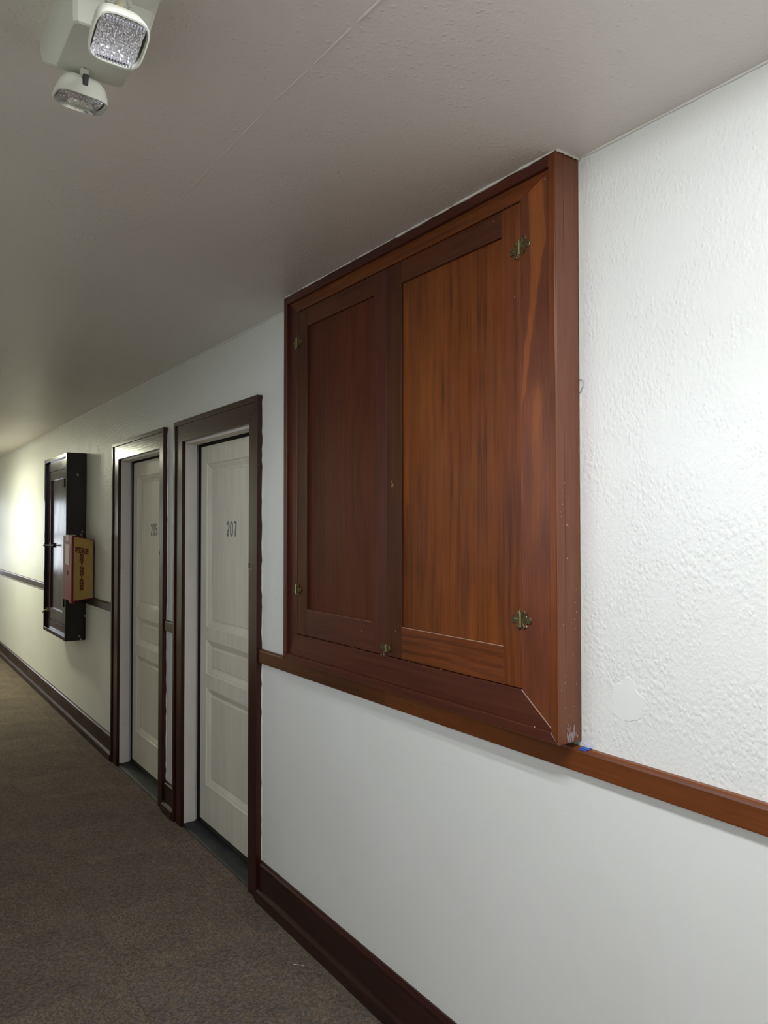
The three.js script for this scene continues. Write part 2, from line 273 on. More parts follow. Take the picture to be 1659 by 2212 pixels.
windowWall('wall_left', 'added_window_2', (a0, a1, y0, y1, d0, d1, r = 0.0015) => bx(a0, a1, y0, y1, LEFT + d0, LEFT + d1, { r }), S0, S1, { a0: 1.25, a1: 2.95, y0: 1.4, y1: 2.38 }, 0.15);  // this window is made up, added as daylight fill for the right-hand wall
const ground = struct('ground'); { const g = new THREE.BoxGeometry(80, 0.3, 80); g.translate(0, -3.6, -5); part('lawn', g, plain(0x5a6150, 0.95), ground); }
const wallN = struct('wall_near'); part('plaster', bx(S0 - 0.15, S0, 0, H, -0.2, LEFT + 0.15, { r: 0 }), M_WALL_LOW, wallN);
// --- chair rail and baseboards along the right-hand wall
function railPiece(s0, s1, mat) {                          // rounded upper front edge
  const pts = [[0, RAIL_Y0], [0.018, RAIL_Y0], [0.0185, RAIL_Y0 + 0.002], [0.0185, RAIL_Y1 - 0.009], [0.0165, RAIL_Y1 - 0.003], [0.012, RAIL_Y1], [0, RAIL_Y1]];
  return profile(pts, s0, s1);
}
function profile(pts, s0, s1) {                            // a section in (p, y) run along s
  const sh = new THREE.Shape(pts.map(([p, y]) => new THREE.Vector2(-p, y))); const g = new THREE.ExtrudeGeometry(sh, { depth: s1 - s0, bevelEnabled: false }); g.translate(0, 0, -s1);
  const R = rng(pieceSeed++ * 7919); return metricUV(g, 's', R() * 3, R() * 3);
}
const SEG = [[S0, DOORS[0].out0 - 0.001], [DOORS[0].out1 + 0.001, DOORS[1].out0 - 0.001], [DOORS[1].out1 + 0.001, S1]];
const rail = struct('trim_1');
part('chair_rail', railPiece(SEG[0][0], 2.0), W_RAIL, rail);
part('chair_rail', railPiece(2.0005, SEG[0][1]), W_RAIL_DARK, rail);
part('chair_rail', railPiece(SEG[1][0], SEG[1][1]), W_TRIM, rail);
part('chair_rail', railPiece(SEG[2][0], 6.058), W_TRIM, rail);
part('chair_rail', railPiece(6.912, S1), W_TRIM, rail);
const base = struct('baseboard_right');
for (const [a, b] of SEG) {
  part('board', profile([[0, 0], [0.015, 0], [0.015, 0.145], [0, 0.145]], a, b), W_BASE, base);
  part('cap', profile([[0, 0.146], [0.017, 0.146], [0.0185, 0.150], [0.0175, 0.157], [0.012, 0.163], [0.006, 0.166], [0, 0.166]], a, b), W_TRIM, base);
  part('shoe', profile([[0.015, 0.0005], [0.031, 0.0005], [0.031, 0.03], [0.0285, 0.042], [0.022, 0.051], [0.015, 0.054]], a, b), wood(W_BASE.map, 0.55, { color: 0xffffff }), base);
}
const baseL = struct('baseboard_left');
part('board', bx(S0, S1, 0.0005, 0.15, LEFT - 0.018, LEFT), W_BASE, baseL);
const railL = struct('trim_2');
part('chair_rail', bx(S0, S1, RAIL_Y0, RAIL_Y1, LEFT - 0.018, LEFT, { r: 0.004, grain: 's' }), W_TRIM, railL);

// --- the two guest-room doors
function stroke(pts, width, s0, yTop, scale, p0, p1) {     // a ribbon with round joints following a drawn stroke, thickness p0..p1
  const out = []; const n = pts.length;
  const shape = [], back = [];
  for (let i = 0; i < n; i++) {
    const a = pts[Math.max(0, i - 1)], b = pts[Math.min(n - 1, i + 1)]; const dx = b[0] - a[0], dy = b[1] - a[1], l = Math.hypot(dx, dy) || 1, nx = -dy / l * width / 2, ny = dx / l * width / 2;
    shape.push([pts[i][0] + nx, pts[i][1] + ny]); back.unshift([pts[i][0] - nx, pts[i][1] - ny]);
  }
  // one prism per step keeps the concave strokes simple
  for (let i = 0; i < n - 1; i++) {
    const L = shape[i], L2 = shape[i + 1], R = back[n - 1 - i], R2 = back[n - 2 - i], q = [L, L2, R2, R].map(([x, y]) => [s0 - x * scale, yTop + y * scale]);
    const P = (k, p) => V(q[k][0], q[k][1], p), pos = []; const quad = (a, b, c, d) => pos.push(...a.toArray(), ...b.toArray(), ...c.toArray(), ...a.toArray(), ...c.toArray(), ...d.toArray());
    quad(P(3, p1), P(2, p1), P(1, p1), P(0, p1)); for (let k = 0; k < 4; k++) quad(P(k, p0), P(k, p1), P((k + 1) % 4, p1), P((k + 1) % 4, p0));
    const g = new THREE.BufferGeometry(); g.setAttribute('position', new THREE.Float32BufferAttribute(pos, 3)); g.computeVertexNormals(); out.push(g);
  }
  return out;
}
const arc = (cx, cy, rx, ry, a0, a1, n = 8) => Array.from({ length: n + 1 }, (_, i) => { const t = lerp(a0, a1, i / n) * Math.PI / 180; return [cx + Math.cos(t) * rx, cy + Math.sin(t) * ry]; });
const DIGIT = {                                             // strokes in a box 0.42 wide and 1 high, the top at y = 0
  2: [[...arc(0.21, -0.25, 0.16, 0.19, 180, 0, 8), [0.37, -0.38], [0.3, -0.55], [0.12, -0.8], [0.05, -0.94]], [[0.03, -0.93], [0.39, -0.93]]],
  0: [[...arc(0.21, -0.25, 0.16, 0.19, 180, 0, 8), ...arc(0.21, -0.75, 0.16, 0.19, 0, -180, 8), [0.05, -0.25]]],
  7: [[[0.03, -0.07], [0.38, -0.07]], [[0.37, -0.04], [0.34, -0.3], [0.26, -0.6], [0.19, -1.0]]],
  5: [[[0.37, -0.07], [0.07, -0.07]], [[0.08, -0.04], [0.06, -0.42], ...arc(0.2, -0.66, 0.17, 0.26, 120, -150, 10)]],
};
const M_DIGIT = plain(0x5e6666, 0.55), M_DIGIT_IN = plain(0xa8a79b, 0.55);
const M_NICK = plain(0xa98a68, 0.6);
function panelRing(s0, s1, y0, y1, face) {                   // moulded recess: successive rectangles from the face down to the field
  const steps = [[0, 0], [0.004, -0.006], [0.012, -0.008], [0.033, -0.0185], [0.039, -0.0185], [0.043, -0.0125]], pos = [];
  const rect = (k) => { const [i, d] = steps[k]; return [V(s1 - i, y0 + i, face + d), V(s0 + i, y0 + i, face + d), V(s0 + i, y1 - i, face + d), V(s1 - i, y1 - i, face + d)]; };
  const quad = (a, b, c, d) => pos.push(...a.toArray(), ...b.toArray(), ...c.toArray(), ...a.toArray(), ...c.toArray(), ...d.toArray());
  for (let k = 0; k < steps.length - 1; k++) { const A = rect(k), B = rect(k + 1); for (let e = 0; e < 4; e++) quad(A[e], A[(e + 1) % 4], B[(e + 1) % 4], B[e]); }
  const F = rect(steps.length - 1); quad(F[0], F[1], F[2], F[3]);
  const g = new THREE.BufferGeometry(); g.setAttribute('position', new THREE.Float32BufferAttribute(pos, 3)); g.computeVertexNormals();
  const R = rng(pieceSeed++ * 7919); return metricUV(g, 'y', R(), R());
}
DOORS.forEach((d, k) => {
  const g = struct('door_' + (k + 1)), { in0, in1, out0, out1, top } = d, oTop = top + 0.113, FLAT = 0.0185, BAND = 0.0265, bw = 0.024;
  const yb = 0.0005;
  // casing boards with mitred heads, and the raised back band around them
  part('side_casing', poly([[out0 + bw, yb], [in0, yb], [in0, top], [out0 + bw, oTop - bw]], 0, FLAT), W_TRIM, g);
  part('side_casing', poly([[in1, yb], [out1 - bw, yb], [out1 - bw, oTop - bw], [in1, top]], 0, FLAT), W_TRIM, g);
  part('head_casing', poly([[in0, top], [in1, top], [out1 - bw, oTop - bw], [out0 + bw, oTop - bw]], 0, FLAT, { grain: 's' }), W_TRIM, g);
  part('back_band', bx(out0, out0 + bw, yb, oTop, 0, BAND, { r: 0.002 }), W_TRIM, g);
  part('back_band', bx(out1 - bw, out1, yb, oTop - bw - 0.0005, 0, BAND, { r: 0.002 }), W_TRIM, g);
  part('back_band', bx(out0 + bw + 0.0005, out1, oTop - bw, oTop, 0, BAND, { r: 0.002, grain: 's' }), W_TRIM, g);
  // painted jamb
  part('side_jamb', bx(in1, in1 + 0.02, 0.016, top - 0.0005, -0.065, -0.0005), M_JAMB, g);
  part('side_jamb', bx(in0 - 0.02, in0, 0.016, top - 0.0005, -0.065, -0.0005), M_JAMB, g);
  part('head_jamb', bx(in0 - 0.02, in1 + 0.02, top - 0.013, top + 0.02, -0.065, -0.0005), M_JAMB, g);
  part('gap_shade', [bx(in1 - 0.034, in1 + 0.02, 0.016, top - 0.013, -0.1, -0.0655, { r: 0 }), bx(in0 - 0.02, in1 - 0.035, top - 0.032, top + 0.02, -0.1, -0.066, { r: 0 })].map((q) => q.translate(0.014, 0, 0)), M_DARK_GAP, g);  // shade in the gap beside and above the leaf, painted as black strips
  // moulded leaf with three recessed panels and the room number
  const leaf = sub('door_leaf', g), F = -0.075, l0 = in0 + 0.004, l1 = in1 - 0.035, a = l0 + 0.078, b = in1 - 0.113, rows = [[0.238, 0.741], [0.813, 0.990], [1.057, 1.911]];
  const rect = ([y0, y1]) => [[a, y0], [b, y0], [b, y1], [a, y1]];
  part('stile_and_rails', poly([[l0, 0.046], [l1, 0.046], [l1, 2.005], [l0, 2.005]], F - 0.0185, F, { bevel: 0, holes: rows.map(rect) }), M_DOOR, leaf);
  part('core', bx(l0, l1, 0.046, 2.005, F - 0.045, F - 0.019, { r: 0 }), M_DOOR, leaf);
  for (const r of rows) part('panel', panelRing(a, b, r[0], r[1], F), M_DOOR, leaf);
  const mid = (k ? 4.687 : 3.476), hh = 0.074, ww = 0.036;
  const digits = sub('room_number', g);
  [...d.num].forEach((c, i) => {
    const s = mid + 0.062 - i * 0.044, y = k ? 1.601 : 1.607, q = F - 0.0125;
    const outer = DIGIT[c].flatMap((st) => stroke(st, 0.15, s, y, hh, q - 0.001, q + 0.0008)), inner = DIGIT[c].flatMap((st) => stroke(st, 0.045, s, y, hh, q, q + 0.0011));
    part('digit', outer, M_DIGIT, digits); part('digit_fill', inner, M_DIGIT_IN, digits);
  });
  // sill and the latch nicks in the near casing
  part('sill', profile([[0.004, 0.0005], [0.006, 0.006], [0.001, 0.011], [-0.012, 0.014], [-0.04, 0.017], [-0.12, 0.017], [-0.12, 0.0005]], in0 - 0.019, in1 + 0.019), M_SILL, g);
  part('weather_strip', bx(l0, l1, 0.0175, 0.045, F - 0.03, F - 0.004, { r: 0.003, grain: 's' }), plain(0x33332c, 0.6), g);
  const y = k ? 1.432 : 1.41;
  part('latch_notch', bx(in0 - 0.011, in0 - 0.0005, y - 0.012, y + 0.013, FLAT - 0.003, FLAT + 0.0004, { r: 0 }), M_DARK_GAP, g);
  if (!k) for (const q of [y + 0.014, y - 0.016, y - 0.012]) part('nick', bx(in0 - 0.033, in0 - 0.001, q, q + 0.0016, FLAT - 0.002, FLAT + 0.0005, { r: 0 }), M_NICK, g);
});

// ================================================================ THE LARGE DOUBLE-DOOR WALL CABINET
const CY0 = 1.073, CY1 = 2.4605, CS0 = 1.204, CS1 = 2.593, CP = 0.079, FLAT = 0.067, DOORP = 0.0655;
const cab = thing('wall_cabinet', 'large reddish-brown wooden cabinet with two panelled doors reaching up to the ceiling', 'cabinet', [0, CY0, -(CS0 + CS1) / 2]);
// the right casing board shows a band of pale heartwood: its own picture, stretched over the board
const heartMap = tex(256, 1024, (u, v) => {
  const x = u, y = 1 - v, n = (vn(u * 3, v * 14, 3, 14, 301) - 0.5) * 0.1, f = (vn(u * 60, v * 26, 60, 26, 302) - 0.5) * 22, bl = (vn(u * 4, v * 9, 4, 9, 303) - 0.5) * 26;
  // left and right borders of the pale band down the board (0 = top)
  const K = [[0, 0.28, 0.72], [0.06, 0.3, 0.75], [0.12, 0.33, 0.85], [0.17, 0.36, 0.7], [0.22, 0.33, 0.56], [0.27, 0.26, 0.46], [0.32, 0.12, 0.34], [0.38, 0.05, 0.2], [0.42, 0.02, 0.06], [1, 0, 0]];
  let i = 0; while (i < K.length - 2 && K[i + 1][0] < y) i++; const t = smooth(0, 1, (y - K[i][0]) / (K[i + 1][0] - K[i][0]));
  const a = lerp(K[i][1], K[i + 1][1], t) + n * 0.4, b = lerp(K[i][2], K[i + 1][2], t) + n * 0.6;
  const band = smooth(a - 0.05, a + 0.05, x) * (1 - smooth(b - 0.05, b + 0.03, x));
  const c2 = smooth(0.36, 0.4, y) * (1 - smooth(0.6, 0.75, y)) * Math.exp(-(((x - 0.55 + (y - 0.45) * 0.4) / 0.2) ** 2));
  const darker = smooth(0.8, 1, x) * 0.4, knot = Math.exp(-(((x - 0.25) / 0.2) ** 2 + ((y - 0.82) / 0.03) ** 2)) * 0.6;
  const w = clamp(band * 0.95 + c2 * 0.75), red = [106, 53, 26], pale = [140, 76, 30], low = [86, 42, 20];
  return [0, 1, 2].map((k) => lerp(lerp(red[k], low[k], clamp(darker + knot)), pale[k], w) + (f + bl) * [1, 0.62, 0.4][k]);
}, { srgb: true, wrap: THREE.ClampToEdgeWrapping });
const W_HEART = new THREE.MeshStandardMaterial({ map: heartMap, roughness: 0.36 });
{
  const B = 0.0255, o = { s0: CS0 + B, s1: CS1 - B, y0: CY0 + B, y1: CY1 - B - 0.003 }, n = { s0: 1.334, s1: 2.505, y0: 1.178, y1: 2.39 };
  part('carcass', bx(CS0 + 0.002, CS1 - 0.002, CY0 + 0.002, CY1 - 0.002, 0.0005, 0.05, { r: 0 }), W_BASE, cab);
  // two-piece sides: a deep board against the wall and the edge band in front of it
  part('side_board', bx(CS0 + 0.0004, CS0 + 0.02, CY0 + 0.0005, CY1, 0.0008, 0.0535, { r: 0.0012 }), W_SIDE, cab);
  part('side_board', bx(CS1 - 0.02, CS1, CY0 + 0.0005, CY1, 0.0008, 0.0535, { r: 0.0012 }), W_RED, cab);
  part('bottom_board', bx(CS0 + 0.02, CS1 - 0.02, CY0 + 0.0005, CY0 + 0.02, 0.0008, 0.0535, { r: 0.0012, grain: 's' }), W_RED, cab);
  const band = (pts, grain, mat) => part('edge_band', poly(pts, 0.054, CP, { bevel: 0.0022, grain }), mat, cab);
  band([[CS0 + 0.004, CY0 + 0.004], [o.s0, o.y0], [o.s0, CY1], [CS0 + 0.004, CY1]], 'y', W_STILE);
  part('sheen_strip', bx(CS0, CS0 + 0.0045, CY0, CY1, 0.054, CP, { r: 0.0018, seg: 2 }), W_SIDE, cab);  // thin pale strip: the side's glossy sheen put into the wood colour
  band([[CS1, CY0], [CS1, CY1], [o.s1, CY1], [o.s1, o.y0]], 'y', W_RED);
  band([[CS0, CY0], [CS1, CY0], [o.s1, o.y0], [o.s0, o.y0]], 's', W_RED);
  band([[o.s0 + 0.0004, o.y1], [o.s1 - 0.0004, o.y1], [o.s1 - 0.0004, CY1], [o.s0 + 0.0004, CY1]], 's', W_RED);
  // mitred face boards
  const m = part('face_board', poly([[o.s0, o.y0], [n.s0, n.y0], [n.s0, n.y1], [o.s0, o.y1]], 0.05, FLAT), W_HEART, cab);
  { const P = m.geometry.attributes.position, uv = m.geometry.attributes.uv; for (let i = 0; i < P.count; i++) uv.setXY(i, ((P.getZ(i) + m.parent.position.z + n.s0)) / (n.s0 - o.s0), (P.getY(i) + CY0 - o.y0) / (o.y1 - o.y0)); }
  part('face_board', poly([[o.s1, o.y0], [o.s1, o.y1], [n.s1, n.y1], [n.s1, n.y0]], 0.05, FLAT), W_RED, cab);
  part('face_board', poly([[o.s0 + 0.0012, o.y0], [o.s1, o.y0], [n.s1, n.y0], [n.s0 + 0.0006, n.y0]], 0.05, FLAT + 0.002, { grain: 's' }), W_RED, cab);
  part('face_board', poly([[o.s0, o.y1], [n.s0, n.y1], [n.s1, n.y1], [o.s1, o.y1]], 0.05, FLAT, { grain: 's' }), W_STILE, cab);
  // two framed doors
  const doorLeaf = (s0, s1, a, b, mats) => {
    const d = sub('cabinet_door', cab), y0 = 1.18, y1 = 2.388, py0 = 1.275, py1 = 2.321, q = 0.051;
    part('stile', bx(s0, a, y0, y1, q, DOORP, { r: 0.0012 }), mats[0], d); part('stile', bx(b, s1, y0, y1, q, DOORP, { r: 0.0012 }), mats[3], d);
    part('top_rail', bx(a + 0.0002, b - 0.0002, py1, y1, q, DOORP, { r: 0.0012, grain: 's' }), mats[3], d); part('bottom_rail', bx(a + 0.0002, b - 0.0002, y0, py0, q, DOORP, { r: 0.0012, grain: 's' }), mats[1], d);
    part('panel', bx(a - 0.004, b + 0.004, py0 - 0.004, py1 + 0.004, 0.0505, 0.0575, { r: 0 }), mats[2], d);
    return d;
  };
  // light caught on edges, painted as pale strips with some wear: the ledges under the panels and the open mitre
  const M_LIT_WORN = plain(0xb79a86, 0.55);
  part('lit_worn_edge', bx(1.4015, 1.8395, 1.2748, 1.2757, 0.0605, DOORP + 0.0002, { r: 0 }), M_LIT_WORN, cab); part('lit_worn_edge', bx(1.99, 2.429, 1.2749, 1.2755, 0.0615, DOORP + 0.0002, { r: 0 }), plain(0x8a6a58, 0.55), cab);
  part('lit_worn_edge', poly([[o.s0 + 0.001, o.y0 + 0.0006], [n.s0 + 0.0002, n.y0 + 0.0006], [n.s0 + 0.0012, n.y0 - 0.0002], [o.s0 + 0.0024, o.y0 + 0.0001]], 0.05, FLAT + 0.0016, { bevel: 0 }), M_LIT_WORN, cab);
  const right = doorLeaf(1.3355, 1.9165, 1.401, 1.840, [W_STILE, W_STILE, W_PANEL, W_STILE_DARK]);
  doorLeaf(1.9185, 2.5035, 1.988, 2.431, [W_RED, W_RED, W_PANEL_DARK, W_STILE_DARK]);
  // an old pull's filled screw holes on the right door's inner stile
  const scar = V(1.887, 1.706, DOORP);
  { const ring = new THREE.TorusGeometry(0.0038, 0.0011, 6, 16); ring.rotateY(Math.PI / 2); ring.scale(0.5, 1.25, 1); ring.translate(scar.x, scar.y, scar.z); const dot = new THREE.SphereGeometry(0.0022, 8, 6); dot.scale(0.4, 1.3, 0.8); dot.translate(scar.x, scar.y + 0.012, scar.z - 0.006); part('pull_scar', [ring, dot], plain(0x9c7a58, 0.6), right); }
}
// butterfly hinges: two cast leaves with three lobes each around a barrel
function hingeLeafShape(dir) {
  const pts = []; const L = [[0, 0.0325, 0.15], [60, 0.0285, 0.2], [-60, 0.0285, 0.2]];
  const r = (deg) => {                                      // lobes with pointed, notched tips
    let v = 0.0205; for (const [c, len] of L) { const d = Math.abs(deg - c); if (d < 27) v = Math.max(v, d < 18 ? len - (c ? 0.004 * (1 - d / 18) : -0.0012 * (1 - d / 18)) : lerp(len - 0.0008, 0.0205, (d - 18) / 6)); } return v;
  };
  for (let a = -88; a <= 88; a += 4) { const t = a * Math.PI / 180; pts.push([dir * (0.001 + Math.cos(t) * r(a)), Math.sin(t) * r(a) * 0.92]); }
  pts.push([dir * 0.001, 0.0155], [dir * 0.001, -0.0155]);
  if (dir < 0) pts.reverse();
  return pts;
}
function makeHinge(s, y, p, parent, tilt) {
  const h = sub('hinge', parent, 'antique brass butterfly hinge');
  for (const dir of [1, -1]) {
    const leaf = poly(hingeLeafShape(dir), 0, 0.0022, { bevel: 0.0007 });
    const bits = [leaf];
    for (const a of [0, 60, -60]) {                         // raised ridge and screw on each lobe
      const t = a * Math.PI / 180, c = Math.cos(t), q = Math.sin(t), rr = 0.0225;
      const cone = new THREE.ConeGeometry(0.0036, 0.02, 8); cone.scale(1, 1, 0.7); cone.rotateX(-Math.PI / 2); cone.rotateX(Math.PI);
      const m = new THREE.Matrix4().lookAt(new THREE.Vector3(), V(dir * c, q * 0.92, 0), new THREE.Vector3(1, 0, 0)); cone.applyMatrix4(m); cone.translate(...V(dir * c * 0.0125, q * 0.0115, 0.002).toArray()); bits.push(cone);
      const dome = new THREE.SphereGeometry(0.0024, 10, 6); dome.translate(...V(dir * c * rr, q * rr * 0.92, 0.0026).toArray()); bits.push(dome);
    }
    const g = join(bits.map((b) => b.index ? b.toNonIndexed() : b)); g.rotateX(0); g.translate(0, dir * tilt * -0.004, 0); g.translate(...V(s, y, p).toArray()); part('hinge_leaf', g, M_BRASS, h);
  }
  const barrel = [new THREE.CylinderGeometry(0.0031, 0.0031, 0.0275, 12), new THREE.CylinderGeometry(0.0031, 0.0031, 0.0078, 12)];
  barrel[0].translate(0, 0.0047, 0); barrel[1].translate(0, -0.0135, 0); const b = join(barrel); b.translate(...V(s, y, p + 0.0042).toArray()); part('pin', b, M_BRASS_BRIGHT, h);
  return h;
}
makeHinge(1.3335, 2.272, FLAT, cab, 1); makeHinge(1.3335, 1.349, FLAT, cab, 0); makeHinge(2.5045, 2.273, FLAT, cab, 0.5); makeHinge(2.5045, 1.344, FLAT, cab, 0);
{ // little elbow catch where the doors meet
  const c = sub('catch', cab, 'small brass elbow catch'), y = 1.204, s = 1.917, p = DOORP;
  const st = (s0, s1, h) => { const pts = []; const r = h / 2; for (let a = 90; a <= 270; a += 15) pts.push([s1 - r - Math.cos(a * Math.PI / 180) * r, y + Math.sin(a * Math.PI / 180) * r]); pts.push([s0, y - r], [s0, y + r]); return pts.reverse(); };
  part('strike_plate', poly(st(s + 0.001, s + 0.034, 0.0215), p, p + 0.0016, { bevel: 0.0005 }), M_BRASS, c);
  const lid = poly(st(-(s - 0.0005), -(s - 0.022), 0.025).map(([a, b]) => [-a, b]).reverse(), p, p + 0.0045, { bevel: 0.0016 }); part('catch_plate', lid, M_BRASS, c);
  const bar = new THREE.CylinderGeometry(0.0017, 0.0017, 0.024, 10); bar.translate(...V(s - 0.002, y, p + 0.005).toArray()); const knob = new THREE.SphereGeometry(0.0026, 10, 8); knob.translate(...V(s + 0.007, y + 0.002, p + 0.004).toArray()); part('catch_pin', [bar, knob], M_BRASS_BRIGHT, c);
  part('hook', tube([V(s + 0.006, y - 0.008, p + 0.004), V(s + 0.0095, y - 0.017, p + 0.0045), V(s + 0.0085, y - 0.024, p + 0.005), V(s + 0.003, y - 0.0265, p + 0.007), V(s - 0.001, y - 0.023, p + 0.009)], 0.0014, { n: 20 }), M_STEEL, c);
}
{ // chips and scuffs where paint and varnish have come off
  const R = rng(909), chip = (s, y, p, w, h, axis) => { const g = new THREE.SphereGeometry(1, 7, 5); g.scale(axis === 'p' ? 0.0004 : w, h, axis === 'p' ? w : 0.0004); g.translate(...V(s, y, p).toArray()); return g; };
  const bits = []; for (let i = 0; i < 34; i++) bits.push(chip(CS0 + 0.0002, lerp(1.08, 1.7, R() ** 1.4), lerp(0.012, 0.072, R()), 0.0007 + R() * 0.0007, 0.0007 + R() * 0.0012, 's'));
  for (const s of [1.52, 1.65, 1.73, 1.80, 1.92, 1.945, 2.06, 2.11]) bits.push(chip(s, 1.1785, FLAT + 0.0005, 0.0015 + R() * 0.003, 0.0011, 'p'));
  for (const [s, y] of [[1.354, 2.155], [1.43, 2.372], [1.28, 1.10], [2.06, 1.24], [2.535, 2.33], [1.87, 1.26], [1.238, 2.405]]) bits.push(chip(s, y, s < 1.25 ? CP : s < 1.33 ? CP : DOORP + 0.0002, 0.0015, 0.0016, 'p'));
  part('paint_chip', bits, plain(0xd8bfa8, 0.7), cab).userData.kind = 'stuff';
  const sc = []; for (let i = 0; i < 30; i++) sc.push(chip(CS0 + 0.0001, 1.088 + (R() - 0.5) * 0.02 + (i < 6 ? 0.02 : 0), lerp(0.018, 0.05, R()), 0.0006 + R() * 0.0012, 0.003 + R() * 0.008, 's'));
  part('scuff', sc, plain(0xa89a96, 0.7), cab).userData.kind = 'stuff';
}

// ================================================================ THE NARROW DARK CABINET FURTHER ALONG
const N = { s0: 6.06, s1: 6.912, y0: 0.714, y1: 2.15, p: 0.147 };
const dark = thing('hall_cabinet', 'narrow tall dark-stained single-door wall cabinet with a glossy front beyond the room doors', 'cabinet', [0, N.y0, -(N.s0 + N.s1) / 2]);
{
  const { s0, s1, y0, y1, p } = N, B = 0.03, f = p - 0.022, d = p - 0.0235;
  part('carcass', bx(s0 + 0.002, s1 - 0.002, y0 + 0.002, y1 - 0.002, 0.0005, p - 0.042, { r: 0 }), W_BLACK, dark);
  part('side_board', bx(s0, s0 + B, y0, y1, 0.0005, p, { r: 0.003 }), W_BLACK, dark); part('side_board', bx(s1 - B, s1, y0, y1, 0.0005, p, { r: 0.003 }), W_BLACK, dark);
  part('top_board', bx(s0 + B, s1 - B, y1 - B, y1, 0.0005, p, { r: 0.003, grain: 's' }), W_BLACK, dark); part('bottom_board', bx(s0 + B, s1 - B, y0, y0 + B, 0.0005, p, { r: 0.003, grain: 's' }), W_BLACK, dark);
  const o = { s0: s0 + B, s1: s1 - B, y0: y0 + B, y1: y1 - B }, n = { s0: 6.205, s1: 6.835, y0: 0.813, y1: 2.04 };
  part('face_board', poly([[o.s0, o.y0], [n.s0, n.y0], [n.s0, n.y1], [o.s0, o.y1]], f - 0.02, f), W_DARK_FRONT, dark); part('face_board', poly([[o.s1, o.y0], [o.s1, o.y1], [n.s1, n.y1], [n.s1, n.y0]], f - 0.02, f), W_DARK_FRONT, dark);
  part('face_board', poly([[o.s0, o.y0], [o.s1, o.y0], [n.s1, n.y0], [n.s0, n.y0]], f - 0.02, f, { grain: 's' }), W_DARK_FRONT, dark); part('face_board', poly([[o.s0, o.y1], [n.s0, n.y1], [n.s1, n.y1], [o.s1, o.y1]], f - 0.02, f, { grain: 's' }), W_DARK_FRONT, dark);
  const door = sub('cabinet_door', dark), a = 6.29, b = 6.76, q0 = 0.912, q1 = 1.968, e0 = n.s0 + 0.002, e1 = n.s1 - 0.002, z0 = n.y0 + 0.003, z1 = n.y1 - 0.003, back = d - 0.016;
  part('stile', bx(e0, a, z0, z1, back, d), W_DARK_FRONT, door); part('stile', bx(b, e1, z0, z1, back, d), W_DARK_FRONT, door);
  part('top_rail', bx(a, b, q1, z1, back, d, { grain: 's' }), W_DARK_FRONT, door); part('bottom_rail', bx(a, b, z0, q0, back, d, { grain: 's' }), W_DARK_FRONT, door);
  part('panel', bx(a - 0.004, b + 0.004, q0 - 0.004, q1 + 0.004, back - 0.002, d - 0.0125, { r: 0 }), W_DARK_FRONT, door);
  for (const y of [1.922, 0.992]) {
    const h = sub('hinge', dark, 'blackened butt hinge'); part('hinge_leaf', [bx(6.21, 6.232, y - 0.03, y + 0.03, d, d + 0.002, { r: 0.0008 }), bx(6.178, 6.2, y - 0.03, y + 0.03, f, f + 0.002, { r: 0.0008 })], M_BLACK_METAL, h);
    const c = new THREE.CylinderGeometry(0.006, 0.006, 0.064, 12); c.translate(...V(6.205, y, f + 0.005).toArray()); part('pin', c, M_BLACK_METAL, h);
  }
  { // bar latch reaching from the door across the left edge
    const l = sub('bar_latch', dark, 'black iron bar latch'), y = 1.43; const bar = tube([V(6.58, y + 0.001, d + 0.012), V(6.7, y, d + 0.014), V(6.84, y - 0.002, d + 0.016), V(6.905, y - 0.004, p + 0.004)], 0.006, { n: 16 }); const end = new THREE.SphereGeometry(0.0095, 12, 8); end.scale(0.8, 1, 1.8); end.translate(...V(6.58, y + 0.001, d + 0.012).toArray());
    part('bar', [bar, end], M_BLACK_METAL, l); part('latch_plate', bx(6.7, 6.76, y - 0.02, y + 0.02, d, d + 0.009, { r: 0.002 }), M_BLACK_METAL, l);
    part('keeper', bx(6.884, 6.91, y - 0.014, y + 0.012, p, p + 0.004, { r: 0.0015 }), M_BRASS_BRIGHT, l);
  }
  { const c = sub('catch', dark, 'small brass catch'), y = 0.885; part('catch_plate', bx(6.845, 6.88, y - 0.012, y + 0.014, f, f + 0.006, { r: 0.002 }), M_BRASS_BRIGHT, c); part('hook', tube([V(6.86, y, f + 0.008), V(6.89, y - 0.012, p + 0.003), V(6.906, y - 0.03, p + 0.006)], 0.004, { n: 12 }), M_BRASS_BRIGHT, c); }
  const R = rng(31), bits = []; for (const [y, q] of [[1.98, 0.065], [1.545, 0.03], [1.52, 0.036], [0.748, 0.045], [0.722, 0.035], [0.9, 0.008], [1.06, 0.01]]) { const g = new THREE.SphereGeometry(1, 8, 6); g.scale(0.005 + R() * 0.003, 0.006 + R() * 0.008, 0.0006); g.rotateZ((R() - 0.5) * 1.2); g.translate(...V(s0, y, q).toArray()); bits.push(g); }
  const M_CHIP = plain(0xa59a96, 0.7); for (const b of bits) part('paint_chip', b, M_CHIP, dark);
}

